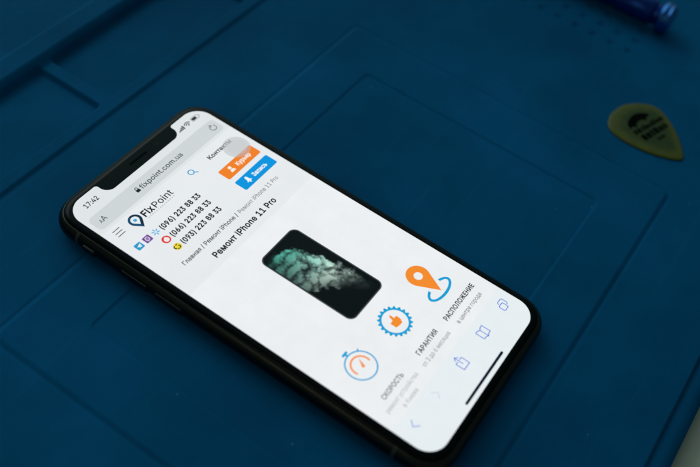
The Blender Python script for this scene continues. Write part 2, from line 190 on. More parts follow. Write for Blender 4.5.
def lit(rgb, noise_amt=0.0):
    """a patch of the lit display: emits its own colour, under a faint gloss"""
    key = (tuple(rgb), noise_amt)
    if key in _lit: return _lit[key]
    m, nt, out = new_mat('lit_pixels')
    b = nt.nodes.new('ShaderNodeBsdfPrincipled')
    b.inputs['Base Color'].default_value = (0.004, 0.004, 0.004, 1)
    b.inputs['Roughness'].default_value = 0.12
    b.inputs['Specular IOR Level'].default_value = 0.10
    c = lin(rgb)
    b.inputs['Emission Color'].default_value = (*c, 1)
    b.inputs['Emission Strength'].default_value = GAIN
    if noise_amt:
        tc = nt.nodes.new('ShaderNodeTexCoord')
        n = nt.nodes.new('ShaderNodeTexNoise')
        n.inputs['Scale'].default_value = 110
        n.inputs['Detail'].default_value = 9
        n.inputs['Roughness'].default_value = 0.68
        mr = nt.nodes.new('ShaderNodeMapRange')
        mr.inputs['From Min'].default_value = 0.3
        mr.inputs['From Max'].default_value = 0.7
        mr.inputs['To Min'].default_value = GAIN * (1 - noise_amt)
        mr.inputs['To Max'].default_value = GAIN * (1 + noise_amt)
        nt.links.new(tc.outputs['Object'], n.inputs['Vector'])
        nt.links.new(n.outputs['Fac'], mr.inputs['Value'])
        nt.links.new(mr.outputs[0], b.inputs['Emission Strength'])
    nt.links.new(b.outputs[0], out.inputs[0])
    _lit[key] = m
    return m


# ---- 2-D outlines
def area(c):
    return 0.5 * sum(c[i][0] * c[(i + 1) % len(c)][1] - c[(i + 1) % len(c)][0] * c[i][1] for i in range(len(c)))


def ccw(c):
    return c if area(c) > 0 else c[::-1]


def circle(cx, cy, rx, ry=None, n=40, a0=0.0):
    ry = rx if ry is None else ry
    return [(cx + rx * math.cos(a0 + 2 * PI * i / n), cy + ry * math.sin(a0 + 2 * PI * i / n)) for i in range(n)]


def rrect(x0, y0, x1, y1, r, n=8):
    out = []
    for cx, cy, a in ((x1 - r, y1 - r, 0), (x0 + r, y1 - r, PI / 2), (x0 + r, y0 + r, PI), (x1 - r, y0 + r, 1.5 * PI)):
        for i in range(n + 1):
            t = a + PI / 2 * i / n
            out.append((cx + r * math.cos(t), cy + r * math.sin(t)))
    return out


def ring(cx, cy, r, w, ry=None, n=48):
    ry = r if ry is None else ry
    return [circle(cx, cy, r + w / 2, ry + w / 2, n), circle(cx, cy, r - w / 2, ry - w / 2, n)[::-1]]


def stroke(pts, w, closed=False):
    cs = []
    k = len(pts)
    for i in range(k if closed else k - 1):
        (x0, y0), (x1, y1) = pts[i], pts[(i + 1) % k]
        L = math.hypot(x1 - x0, y1 - y0)
        if L < 1e-6: continue
        nx, ny = -(y1 - y0) / L * w / 2, (x1 - x0) / L * w / 2
        cs.append(ccw([(x0 + nx, y0 + ny), (x0 - nx, y0 - ny), (x1 - nx, y1 - ny), (x1 + nx, y1 + ny)]))
    for x, y in pts:
        cs.append(circle(x, y, w / 2, n=12))
    return cs


def arc(cx, cy, r, a0, a1, n=24, ry=None):
    ry = r if ry is None else ry
    return [(cx + r * math.cos(math.radians(a0 + (a1 - a0) * i / n)), cy + ry * math.sin(math.radians(a0 + (a1 - a0) * i / n))) for i in range(n + 1)]


def winding(x, y, cs):
    w = 0
    for c in cs:
        px, py = c[-1]
        for qx, qy in c:
            if (py > y) != (qy > y):
                if x < (qx - px) * (y - py) / (qy - py) + px:
                    w += 1 if qy > py else -1
            px, py = qx, qy
    return w


def fill(cs):
    vs, es = [], []
    for c in cs:
        b = len(vs)
        vs += [Vector(q) for q in c]
        es += [(b + i, b + (i + 1) % len(c)) for i in range(len(c))]
    V, _, F, *_r = delaunay_2d_cdt(vs, es, [], 0, 1e-4, False)
    out = []
    for f in F:
        cx = sum(V[i].x for i in f) / len(f)
        cy = sum(V[i].y for i in f) / len(f)
        if winding(cx, cy, cs) != 0: out.append(tuple(f))
    return [(v.x, v.y) for v in V], out


def thicken(c, d):
    """push an outline outward by d (heavier lettering)"""
    n = len(c)
    out = []
    for i in range(n):
        (ax, ay), (bx, by), (ex, ey) = c[i - 1], c[i], c[(i + 1) % n]
        l1 = math.hypot(bx - ax, by - ay) or 1
        l2 = math.hypot(ex - bx, ey - by) or 1
        n1 = ((by - ay) / l1, -(bx - ax) / l1)
        n2 = ((ey - by) / l2, -(ex - bx) / l2)
        mx, my = n1[0] + n2[0], n1[1] + n2[1]
        q = mx * mx + my * my
        k = 2 * d / q if q > 0.5 else d
        out.append((bx + mx * k, by + my * k))
    return out


ORIENT = 1 if area(contours_of('F')[1][0]) > 0 else -1


def text(s, x0, x1, base, cap, bold=0.0):
    """outlines of a line of writing fitted between x0 and x1 (y down), capitals cap high"""
    pen, raw = 0.0, []
    for ch in s:
        adv, cs = contours_of(ch)
        for c in cs:
            if ORIENT < 0: c = c[::-1]
            raw.append([(x + pen, y) for x, y in (thicken(c, bold) if bold else c)])
        pen += adv + bold * 1.2
    mn = min(x for c in raw for x, y in c)
    mx = max(x for c in raw for x, y in c)
    sx = (x1 - x0) / (mx - mn)
    sy = cap / CAP
    return [[(x0 + (x - mn) * sx, base - y * sy) for x, y in c][::-1] for c in raw]


# ==================================================================== the place: table and lamps
table_m, nt, b = principled('table_laminate', (0.56, 0.52, 0.41), 0.55, bump=(900, 0.15, 0.0002))
tt = mesh_obj('table', [(-0.7, -0.6, -0.0076), (0.9, -0.6, -0.0076), (0.9, 0.9, -0.0076), (-0.7, 0.9, -0.0076),
                        (-0.7, -0.6, -0.03), (0.9, -0.6, -0.03), (0.9, 0.9, -0.03), (-0.7, 0.9, -0.03)],
              [(0, 1, 2, 3), (4, 7, 6, 5), (0, 4, 5, 1), (1, 5, 6, 2), (2, 6, 7, 3), (3, 7, 4, 0)], table_m)
tag(tt, kind='structure')

# ==================================================================== the silicone mat
X0, X1, Y0, Y1 = -150.0, 330.0, -123.0, 222.0


def ss(e0, e1, v):
    t = np.clip((v - e0) / (e1 - e0), 0, 1)
    return t * t * (3 - 2 * t)


def box_sd(x, y, x0, y0, x1, y1, r):
    qx = np.abs(x - (x0 + x1) / 2) - (x1 - x0) / 2 + r
    qy = np.abs(y - (y0 + y1) / 2) - (y1 - y0) / 2 + r
    return np.hypot(np.maximum(qx, 0), np.maximum(qy, 0)) + np.minimum(np.maximum(qx, qy), 0) - r


def inside(x, y, x0, y0, x1, y1, r, w):
    return 1 - ss(-w / 2, w / 2, box_sd(x, y, x0, y0, x1, y1, r))


PANEL = (-72.5, -81.5, 115.5, 54.8)
WELL = (-53.7, -63.0, 94.8, 36.5)
POCK_X = [(-142, -69), (-65, 15.8), (20.4, 97.5), (102.1, 190), (194.6, 322)]


def height(x, y):
    z = np.full_like(x, -0.5)
    sd = box_sd(x, y, *PANEL, 1.6)
    z += 0.5 * (1 - ss(-0.8, 0.8, sd)) - 0.22 * np.exp(-((sd - 1.1) / 0.55) ** 2)
    sd = box_sd(x, y, *WELL, 2.2)
    z -= 0.34 * (1 - ss(-0.5, 0.5, sd)) + 0.05 * np.exp(-((sd + 0.8) / 0.5) ** 2)
    # lowered rim round the whole mat
    z -= 1.3 * (1 - inside(x, y, X0 + 6, Y0 + 6.2, X1 - 6, Y1 - 6, 5, 1.5))
    # tray block along the back: raised edge, two rows of pockets
    tray = ss(91.4, 93.2, y) * inside(x, y, X0 + 7, -200, X1 - 7, Y1 - 7, 5, 1.5)
    z += 0.9 * tray
    # raised block behind the trays
    z += 3.1 * ss(125.0, 129.4, y) * inside(x, y, X0 + 7, -200, X1 - 7, Y1 - 7, 5, 1.5)
    for a, b_ in POCK_X:
        z -= 2.0 * (1 - ss(-1.4, 0.2, box_sd(x, y, a, 97.2, b_, 127.0, 1.6)))
    z -= 1.6 * (1 - ss(-2.4, 0.4, box_sd(x, y, -142, 136.5, 322, 204.5, 3.0)))
    # rows of little sockets for screws
    for i in range(5):
        for j in range(10):
            d = np.maximum(np.abs(x - (181.8 + 8.4 * i)), np.abs(y - (-38 + 8.2 * j)) * 0.8)
            z -= 0.85 * (1 - ss(0.6, 1.5, d))
    # the silicone is never quite flat
    z += 0.10 * np.sin(x * 0.031 + 1.3) * np.sin(y * 0.027 + 0.4) * (np.hypot(x, y) > 1)
    return z


def lines(lo, hi, feats, dense):
    v = list(np.arange(lo, hi + 0.01, 5.0)) + [hi]
    for f in feats:
        v += list(np.arange(f - 2.4, f + 2.41, 0.24))
    for a, b_, s in dense:
        v += list(np.arange(a, b_, s))
    v = sorted(q for q in v if lo <= q <= hi)
    out = [v[0]]
    for q in v[1:]:
        if q - out[-1] > 0.09: out.append(q)
    out[-1] = hi
    return np.array(out)


xs = lines(X0, X1, [PANEL[0], PANEL[2], WELL[0], WELL[2], X0 + 6, X1 - 6] + [q for p in POCK_X for q in p], [(179, 219, 0.45)])
ys = lines(Y0, Y1, [PANEL[1], PANEL[3], WELL[1], WELL[3], Y0 + 6.2, Y1 - 6, 92.3, 98.0, 125.6, 128.4, 136.5, 204.5], [(-41, 39, 0.45)])
xs = np.concatenate(([X0], xs, [X1]))
ys = np.concatenate(([Y0], ys, [Y1]))
GX, GY = np.meshgrid(xs, ys)
GZ = height(GX, GY)
GZ[0, :] = GZ[-1, :] = GZ[:, 0] = GZ[:, -1] = -7.55
nx_, ny_ = len(xs), len(ys)
co = np.stack([GX, GY, GZ], -1).reshape(-1, 3) * MM
ii = (np.arange(ny_ - 1)[:, None] * nx_ + np.arange(nx_ - 1)[None, :]).reshape(-1)
quads = np.stack([ii, ii + 1, ii + nx_ + 1, ii + nx_], -1)
me = bpy.data.meshes.new('repair_mat')
me.vertices.add(len(co)); me.vertices.foreach_set('co', co.reshape(-1))
me.loops.add(quads.size); me.loops.foreach_set('vertex_index', quads.reshape(-1).astype(np.int32))
me.polygons.add(len(quads)); me.polygons.foreach_set('loop_start', (np.arange(len(quads)) * 4).astype(np.int32))
me.polygons.foreach_set('use_smooth', np.ones(len(quads), dtype=bool))
me.update(calc_edges=True)

mat_m, nt, b = principled('blue_silicone', (0.0012, 0.085, 0.27), 0.68, spec=0.03)
tc = nt.nodes.new('ShaderNodeTexCoord')
n1 = nt.nodes.new('ShaderNodeTexNoise'); n1.inputs['Scale'].default_value = 14; n1.inputs['Detail'].default_value = 8; n1.inputs['Roughness'].default_value = 0.6
n2 = nt.nodes.new('ShaderNodeTexNoise'); n2.inputs['Scale'].default_value = 1600; n2.inputs['Detail'].default_value = 3
vor = nt.nodes.new('ShaderNodeTexVoronoi'); vor.inputs['Scale'].default_value = 110
for q in (n1, n2, vor): nt.links.new(tc.outputs['Object'], q.inputs['Vector'])
mx = nt.nodes.new('ShaderNodeMix'); mx.data_type = 'RGBA'
mx.inputs['A'].default_value = (0.0004, 0.080, 0.190, 1)
mx.inputs['B'].default_value = (0.0006, 0.116, 0.280, 1)
mr = nt.nodes.new('ShaderNodeMapRange'); mr.inputs['From Min'].default_value = 0.35; mr.inputs['From Max'].default_value = 0.65
nt.links.new(n1.outputs['Fac'], mr.inputs['Value']); nt.links.new(mr.outputs[0], mx.inputs['Factor'])
# sparse lint caught on the silicone
sp = nt.nodes.new('ShaderNodeMapRange'); sp.inputs['From Min'].default_value = 0.02; sp.inputs['From Max'].default_value = 0.05
sp.inputs['To Min'].default_value = 1; sp.inputs['To Max'].default_value = 0
pick_ = nt.nodes.new('ShaderNodeMath'); pick_.operation = 'GREATER_THAN'; pick_.inputs[1].default_value = 0.80
sepc = nt.nodes.new('ShaderNodeSeparateColor')
nt.links.new(vor.outputs['Color'], sepc.inputs[0]); nt.links.new(sepc.outputs[0], pick_.inputs[0])
nt.links.new(vor.outputs['Distance'], sp.inputs['Value'])
mul = nt.nodes.new('ShaderNodeMath'); mul.operation = 'MULTIPLY'
nt.links.new(sp.outputs[0], mul.inputs[0]); nt.links.new(pick_.outputs[0], mul.inputs[1])
mul2 = nt.nodes.new('ShaderNodeMath'); mul2.operation = 'MULTIPLY'; mul2.inputs[1].default_value = 0.55
nt.links.new(mul.outputs[0], mul2.inputs[0])
mx2 = nt.nodes.new('ShaderNodeMix'); mx2.data_type = 'RGBA'; mx2.inputs['B'].default_value = (0.12, 0.25, 0.42, 1)
nt.links.new(mx.outputs['Result'], mx2.inputs['A']); nt.links.new(mul2.outputs[0], mx2.inputs['Factor'])
# faint scuffs: thin stretched streaks
mp = nt.nodes.new('ShaderNodeMapping'); mp.inputs['Rotation'].default_value = (0, 0, 0.7); mp.inputs['Scale'].default_value = (12, 420, 1)
ns = nt.nodes.new('ShaderNodeTexNoise'); ns.inputs['Scale'].default_value = 1.0; ns.inputs['Detail'].default_value = 5; ns.inputs['Distortion'].default_value = 0.6
nt.links.new(tc.outputs['Object'], mp.inputs['Vector']); nt.links.new(mp.outputs[0], ns.inputs['Vector'])
sc_ = nt.nodes.new('ShaderNodeMapRange'); sc_.inputs['From Min'].default_value = 0.60; sc_.inputs['From Max'].default_value = 0.76
sc_.inputs['To Min'].default_value = 0; sc_.inputs['To Max'].default_value = 0.16
nt.links.new(ns.outputs['Fac'], sc_.inputs['Value'])
mx3 = nt.nodes.new('ShaderNodeMix'); mx3.data_type = 'RGBA'; mx3.inputs['B'].default_value = (0.02, 0.20, 0.36, 1)
nt.links.new(mx2.outputs['Result'], mx3.inputs['A']); nt.links.new(sc_.outputs[0], mx3.inputs['Factor'])
nt.links.new(mx3.outputs['Result'], b.inputs['Base Color'])
bp = nt.nodes.new('ShaderNodeBump'); bp.inputs['Strength'].default_value = 0.12; bp.inputs['Distance'].default_value = 0.0001
nt.links.new(n2.outputs['Fac'], bp.inputs['Height']); nt.links.new(bp.outputs[0], b.inputs['Normal'])
me.materials.append(mat_m)
mat_o = bpy.data.objects.new('repair_mat', me); col.objects.link(mat_o)
tag(mat_o, 'dark blue silicone work mat with stepped panels and pockets, lying under everything', 'mat')

# ==================================================================== the phone
HX, HY, RC = 35.45, 71.85, 10.8     # half width, half height, corner radius (mm)
phone = empty('smartphone')
tag(phone, 'black smartphone lying face up on the mat, its lit screen showing a repair page', 'smartphone')


def outline(inset, n=14):
    """outer contour of the phone, pushed in by inset; corners slightly squarer than a circle"""
    hx, hy, r = HX - inset, HY - inset, max(RC - inset, 1.0)
    out = []
    for sx, sy, a in ((1, 1, 0), (-1, 1, PI / 2), (-1, -1, PI), (1, -1, 1.5 * PI)):
        for i in range(n + 1):
            t = a + PI / 2 * i / n
            c, s = math.cos(t), math.sin(t)
            e = 2 / 2.25
            c = math.copysign(abs(c) ** e, c); s = math.copysign(abs(s) ** e, s)
            out.append(((hx - r) * sx + r * c, (hy - r) * sy + r * s))
    # points along the long sides too
    res = []
    for i, q in enumerate(out):
        res.append(q)
        p = out[(i + 1) % len(out)]
        if math.hypot(p[0] - q[0], p[1] - q[1]) > 8:
            for k in range(1, 12): res.append((q[0] + (p[0] - q[0]) * k / 12, q[1] + (p[1] - q[1]) * k / 12))
    return res


def loft(profile, cap_first=False, cap_last=False):
    vs, fs = [], []
    N = None
    for ins, z in profile:
        o = outline(ins)
        N = len(o)
        vs += [(x * MM, y * MM, z * MM) for x, y in o]
    for k in range(len(profile) - 1):
        for i in range(N):
            j = (i + 1) % N
            fs.append((k * N + i, k * N + j, (k + 1) * N + j, (k + 1) * N + i))
    if cap_first: fs.append(tuple(range(N))[::-1])
    if cap_last: fs.append(tuple((len(profile) - 1) * N + i for i in range(N)))
    return vs, fs


frame_m, nt, b = principled('dark_steel', (0.034, 0.035, 0.029), 0.26, metal=1.0, rough_var=(260, 0.05))
glass_m, nt, b = principled('black_glass', (0.0012, 0.0030, 0.0030), 0.07, spec=0.09, rough_var=(120, 0.03))
band_m, nt, b = principled('antenna_resin', (0.035, 0.035, 0.03), 0.5)
slot_m, nt, b = principled('dark_mesh', (0.0015, 0.002, 0.002), 0.7, spec=0.05)

ZC, RR = 4.05, 3.9
prof = [(1.25 + 1.5, 0.35), (1.5, 0.6)]
prof = []
for k in range(-9, 9):
    a = math.radians(k * 7.0)
    prof.append((RR - RR * math.cos(a), ZC + RR * math.sin(a)))
z_top = prof[-1][1]
i_top = prof[-1][0]
prof.append((i_top + 0.12, z_top - 0.10))
frame = mesh_obj('frame', *loft(prof, cap_first=True), frame_m, phone, smooth=True)
# rear glass under the frame (touches the mat)
mesh_obj('rear_glass', *loft([(2.1, 0.55), (2.7, 0.22), (3.6, 0.06), (5.0, 0.0)], cap_last=True), glass_m, phone, smooth=True)
gp = [(i_top + 0.08, z_top - 0.15), (i_top + 0.08, z_top + 0.02), (i_top + 0.26, z_top + 0.24), (i_top + 0.55, z_top + 0.44),
      (i_top + 0.95, z_top + 0.60), (i_top + 1.45, z_top + 0.70), (i_top + 2.0, z_top + 0.735), (i_top + 2.2, z_top + 0.74)]
front_glass = mesh_obj('front_glass', *loft(gp, cap_last=True), glass_m, phone, smooth=True)
ZT = z_top + 0.74                   # top of the glass


def capsule(name, yc, length, zh, proud, mat_, parent, side=-1):
    """a rounded key standing proud of the long side of the frame"""
    pr = []
    for d, s in ((0.0, 1.0), (proud * 0.55, 1.0), (proud * 0.85, 0.93), (proud, 0.8)):
        ring_ = rrect(-length / 2 * (1 if s > .95 else 1 - (1 - s) * zh / length * 2), -zh / 2 * s,
                      length / 2 * (1 if s > .95 else 1 - (1 - s) * zh / length * 2), zh / 2 * s, zh / 2 * s * 0.98, 6)
        pr.append([(side * (HX - 0.15 + d), yc + u, ZC + v) for u, v in ring_])
    N = len(pr[0])
    vs = [tuple(c * MM for c in q) for r in pr for q in r]
    fs = []
    for k in range(len(pr) - 1):
        for i in range(N):
            j = (i + 1) % N
            fs.append((k * N + i, k * N + j, (k + 1) * N + j, (k + 1) * N + i))
    fs.append(tuple((len(pr) - 1) * N + i for i in range(N)))
    if side > 0: fs = [f[::-1] for f in fs]
    return mesh_obj(name, vs, fs, mat_, parent, smooth=False)


capsule('volume_button', 35.6, 11.2, 2.6, 0.36, frame_m, phone)
capsule('volume_button', 22.3, 11.2, 2.6, 0.36, frame_m, phone)
capsule('mute_switch', 53.5, 5.6, 2.2, 0.75, frame_m, phone)
capsule('power_button', 31.0, 17.0, 2.6, 0.62, frame_m, phone, side=1)


def band(y0, y1, sx):
    vs, fs = [], []
    for k in range(-8, 9):
        a = math.radians(k * 6.9)
        ins = RR - (RR + 0.025) * math.cos(a)
        z = ZC + (RR + 0.025) * math.sin(a)
        vs += [(sx * (HX - ins) * MM, y0 * MM, z * MM), (sx * (HX - ins) * MM, y1 * MM, z * MM)]
    for k in range(16):
        f = (2 * k, 2 * k + 1, 2 * k + 3, 2 * k + 2)
        fs.append(f if sx < 0 else f[::-1])
    return mesh_obj('antenna_band', vs, fs, band_m, frame, smooth=True)


for sx in (-1, 1):
    band(-57.4, -56.3, sx)
    band(58.2, 59.3, sx)

# ---------------------------------------------------------------- display and what it shows
PT = 0.0624 / 375
ZD = ZT * MM + 0.00002


def P(x, y, layer):
    return ((x - 187.5) * PT, (406 - y) * PT, ZD + layer * 0.000012)


def ui(name, pieces, parent, label=None):
    """pieces: list of (outlines, colour or material, layer)"""
    V, F, FM, mats = [], [], [], []
    for cs, colr, layer in pieces:
        m = colr if isinstance(colr, bpy.types.Material) else lit(colr)
        if m not in mats: mats.append(m)
        v, f = fill(cs)
        b0 = len(V)
        V += [P(x, y, layer) for x, y in v]
        for t in f:
            a, b_, c_ = (v[t[0]], v[t[1]], v[t[2]])
            cr = (b_[0] - a[0]) * (c_[1] - a[1]) - (b_[1] - a[1]) * (c_[0] - a[0])
            t = t if cr < 0 else t[::-1]       # y runs down the page: flip so faces look up
            F.append(tuple(b0 + i for i in t)); FM.append(mats.index(m))
    o = mesh_obj(name, V, F, mats, parent, face_mats=FM)
    if label: o['label'] = label
    return o


def notch_outline():
    r = 39.0
    c = []
    c += [(0, 812 - r)] + [(r - r * math.cos(t), 812 - r + r * math.sin(t)) for t in [PI / 2 * i / 14 for i in range(1, 15)]]
    c += [(375 - r + r * math.sin(t), 812 - r + r * math.cos(t)) for t in [PI / 2 * i / 14 for i in range(0, 15)]]
    c += [(375 - r + r * math.cos(t), r - r * math.sin(t)) for t in [PI / 2 * i / 14 for i in range(0, 15)]]
    # top edge right ear, notch, left ear
    L, R, D, rb, rt = 83.0, 293.0, 30.5, 20.0, 6.0
    c += [(R + rt - rt * math.sin(t), rt - rt * math.cos(t)) for t in [PI / 2 * i / 6 for i in range(0, 7)]]
    c += [(R - rb + rb * math.cos(t), D - rb + rb * math.sin(t)) for t in [PI / 2 * i / 10 for i in range(0, 11)]]
    c += [(L + rb - rb * math.sin(t), D - rb + rb * math.cos(t)) for t in [PI / 2 * i / 10 for i in range(0, 11)]]
    c += [(L - rt + rt * math.cos(t), rt - rt * math.sin(t)) for t in [PI / 2 * i / 6 for i in range(0, 7)]]
    c += [(r - r * math.sin(t), r - r * math.cos(t)) for t in [PI / 2 * i / 14 for i in range(0, 15)]]
    out = [c[0]]
    for q in c[1:]:
        if math.hypot(q[0] - out[-1][0], q[1] - out[-1][1]) > 0.05: out.append(q)
    return out


WHITE = (232, 236, 239)
INK = (38, 42, 48)
display = ui('display', [([ccw(notch_outline())], lit((224, 229, 230), 0.012), 0)], phone,
             'lit display showing a phone repair web page')
R_ = lambda x0, y0, x1, y1: [(x0, y0), (x1, y0), (x1, y1), (x0, y1)]
D = display

# browser chrome
ui('address_bar', [([rrect(9, 48, 366, 85, 10)], (207, 213, 214), 1)], D)
ui('clock_text', [(text('17:42', 31, 64, 27.5, 10.8, 18), INK, 2)], D)
sig = [rrect(294 + 4.6 * k, 27 - 3.2 - 2.4 * k, 297.4 + 4.6 * k, 27, 0.8, 3) for k in range(4)]
ui('signal_icon', [(sig, INK, 2)], D)
wf = stroke(arc(322.5, 27, 10.2, 222, 318), 2.0) + stroke(arc(322.5, 27, 6.4, 222, 318), 2.0) + [circle(322.5, 25.6, 2.0, n=16)]
ui('wifi_icon', [(wf, INK, 2)], D)
bat = rrect(335.5, 16, 356.5, 27, 3.2)
ui('battery_icon', [([bat, rrect(336.6, 17.1, 355.4, 25.9, 2.2)[::-1], rrect(357.4, 19.6, 358.9, 23.4, 0.7, 3)], (120, 126, 130), 2),
                    ([rrect(337.6, 18.1, 350, 24.9, 1.4)], INK, 2)], D)
ui('text_size_button', [(text('A', 22, 28.5, 72, 8.0, 4), (60, 66, 70), 2), (text('A', 28.8, 39.2, 72, 12.0, 4), (60, 66, 70), 2)], D)
lock = [rrect(120.5, 65, 129.5, 72, 1.2, 4)] + stroke([(122.3, 66), (122.3, 62.4)] + arc(125, 62.4, 2.7, 180, 360, 10) + [(127.7, 66)], 1.5)
ui('lock_icon', [(lock, (28, 32, 36), 2)], D)
ui('address_text', [(text('fixpoint.com.ua', 133, 251, 71.8, 11.0, 10), (52, 58, 62), 2)], D)
rl = stroke(arc(349, 67, 7.2, -40, 265), 1.6) + stroke([(346.2, 56.2), (350.8, 60.0), (346.6, 63.6)], 1.5)
ui('reload_button', [(rl, (92, 98, 102), 2)], D)

# page
ui('page_header', [([R_(0, 92, 375, 231.5)], lit((231, 235, 238), 0.014), 1)], D)
ui('breadcrumb_band', [([R_(0, 231.5, 375, 300)], lit((230, 234, 236), 0.02), 1)], D)
ui('page_body', [([R_(0, 300, 375, 728)], lit((236, 239, 241), 0.03), 1)], D)
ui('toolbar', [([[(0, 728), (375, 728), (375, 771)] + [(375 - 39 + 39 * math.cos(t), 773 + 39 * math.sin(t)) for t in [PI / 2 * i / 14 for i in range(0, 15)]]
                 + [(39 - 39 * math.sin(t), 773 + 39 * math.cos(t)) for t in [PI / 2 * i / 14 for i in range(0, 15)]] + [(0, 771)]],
                lit((230, 238, 241), 0.02), 1)], D)  # bar colour also carries the screen's cyan viewing-angle cast, painted in

ui('menu_icon', [([R_(18, y, 36, y + 1.7) for y in (101.5, 109, 116.5)], (64, 68, 72), 2)], D)


def drop(cx, cy, r, tip, n=40):
    """teardrop pointing down the page to tip"""
    d = tip - cy
    a = math.acos(r / d)
    pts = [(cx + r * math.sin(t), cy + r * math.cos(t)) for t in [a + (2 * PI - 2 * a) * i / n for i in range(n + 1)]]
    return pts + [(cx, tip)]


navy, sky, sea = (10, 42, 66), (70, 190, 235), (28, 130, 195)
ui('shop_logo', [([drop(67, 113, 13.8, 136.5)], navy, 2), ([drop(67, 113, 13.8, 136.5)[22:] + [(67, 128)]], (16, 70, 108), 3),
                 ([drop(66.8, 112.6, 8.6, 127)], (226, 238, 243), 4), ([circle(66.4, 113.2, 3.3)], sea, 5), ([circle(66.1, 112.8, 1.7)], sky, 6)], D)
ui('shop_name', [(text('Fix', 85, 111.5, 122.6, 14.8, 30), (22, 28, 36), 2), (text('Point', 114.5, 164, 122.6, 14.6, 9), (34, 40, 48), 2)], D)
tagl = []
x = 87.0
for w in (3.2, 2.4, 3.0, 2.6, 3.2, 2.2, 3.0, 2.8, 2.4, 3.2, 2.6, 3.0, 2.4, 3.0):
    tagl.append(R_(x, 126.6, x + w, 128.8)); x += w + 2.6
ui('tagline', [(tagl, (176, 182, 186), 2)], D)
mag = ring(225.6, 113, 6.0, 2.1) + stroke([(230.2, 117.2), (236, 122.6)], 2.3)
ui('search_icon', [(mag, (0, 152, 206), 2)], D)

ui('messenger_icon', [([rrect(18.5, 152, 34, 167.5, 2)], (36, 152, 204), 2),
                      ([[(21.5, 159.4), (31.5, 155.2), (29.6, 164.6), (26.6, 162.2), (25.2, 163.8), (24.8, 161)]], WHITE, 3)], D, 'blue square icon with a white paper plane')
vb = [rrect(44, 154.5, 52.4, 164, 3.2), rrect(45.3, 155.8, 51.1, 162.7, 2.2)[::-1], [(46, 163.6), (48.6, 163.6), (46.2, 166.4)]] + stroke([(47, 157.8), (48, 159.6), (49.6, 160.8)], 1.2)
ui('messenger_icon', [([rrect(40.3, 152, 56.2, 167.5, 2)], (112, 74, 152), 2), (vb, (232, 226, 240), 3)], D, 'purple square icon with a white handset')
rays = []
for k in range(6):
    a = PI / 6 + k * PI / 3
    rays += stroke([(69.8 + 3.2 * math.cos(a), 160.2 + 3.2 * math.sin(a)), (69.8 + 7.2 * math.cos(a), 160.2 + 7.2 * math.sin(a))], 2.3)
ui('operator_icon', [(rays, (72, 178, 226), 2)], D, 'light blue six-rayed star icon')
ui('operator_icon', [([circle(69.2, 186.4, 8.9)], (222, 52, 52), 2),
                     ([circle(69.4, 187.2, 5.4)[::1], ccw([(66.0, 186.0), (69.0, 180.6), (72.8, 181.4), (69.8, 183.4)])], (240, 232, 232), 3)], D, 'red ring icon')
marks = stroke(arc(66.4, 211.6, 3.4, 120, 260, 8), 2.4) + stroke([(69.6, 208.4), (72.6, 207.6)], 2.2) + stroke(arc(71.4, 214.6, 3.0, -60, 90, 8), 2.4) + stroke([(66.6, 217.2), (69.0, 218.0)], 2.0)
ui('operator_icon', [([circle(70, 212.8, 8.4)], (236, 214, 62), 2), (marks, (60, 54, 20), 3)], D, 'yellow round icon with dark marks')
ui('phone_number', [(text('(096) 223 88 33', 82.5, 191.5, 166.6, 11.0, 34), INK, 2)], D)
ui('phone_number', [(text('(066) 223 88 33', 82.5, 191.5, 192.2, 11.0, 34), INK, 2)], D)
ui('phone_number', [(text('(093) 223 88 33', 82.5, 191.5, 217.8, 11.0, 34), INK, 2)], D)
ui('contacts_link', [(text('Контакты', 276, 343, 120, 9.6, 24), (46, 50, 56), 2)], D)

per = [circle(284, 162, 4.0, n=20), ccw([(277.6, 174), (279.2, 168.2), (282.6, 166.8), (285.4, 166.8), (288.8, 168.2), (290.4, 174)])]
orange, blue = (240, 128, 34), (0, 148, 222)
ui('courier_button', [([rrect(259, 152.4, 359.5, 182.2, 3.4)], orange, 2), (per, (250, 236, 224), 3),
                      (text('Курьер', 300, 341, 171.6, 9.6, 34), (250, 236, 224), 3)], D)
bell = [ccw([(277, 213.6), (280, 209.4), (281, 203.4), (287, 203.4), (288, 209.4), (291, 213.6)]), circle(284, 202.6, 3.0, n=16), circle(284, 215.4, 2.0, n=14)]
ui('booking_button', [([rrect(259, 194, 359.5, 223.8, 3.4)], blue, 2), (bell, (234, 244, 250), 3),
                      (text('Запись', 299, 340, 213.4, 9.6, 34), (234, 244, 250), 3)], D)
ui('breadcrumb', [(text('Главная / Ремонт iPhone /', 45.5, 200, 251.6, 9.4, 16), (72, 76, 82), 2),
                  (text('Ремонт iPhone 11 Pro', 206, 326, 251.8, 9.4, 9), (132, 136, 140), 2)], D)
ui('heading', [(text('Ремонт iPhone 11 Pro', 95, 277, 284, 12.8, 27), (34, 38, 44), 2)], D)

# ---- picture of a handset on the page: dark body and a pale green cloud
PX0, PY0, PX1, PY1 = 136.5, 347.5, 244.0, 557.0
pic = ui('product_picture', [([rrect(PX0, PY0, PX1, PY1, 15, 10)], (72, 78, 78), 2),
                             ([rrect(PX0 + 2.2, PY0 + 2.2, PX1 - 2.2, PY1 - 2.2, 13, 10)], (20, 25, 25), 3)], D)


def fbm(x, y, o=5, seed=0.0):
    return sum(noise.noise(Vector((x * 2 ** k + seed, y * 2 ** k - seed, 3.1 * k))) / 1.75 ** k for k in range(o))


def billow(x, y, o=5, seed=0.0):
    return sum(abs(noise.noise(Vector((x * 2 ** k + seed, y * 2 ** k + seed, 7.7 * k)))) / 1.9 ** k for k in range(o))


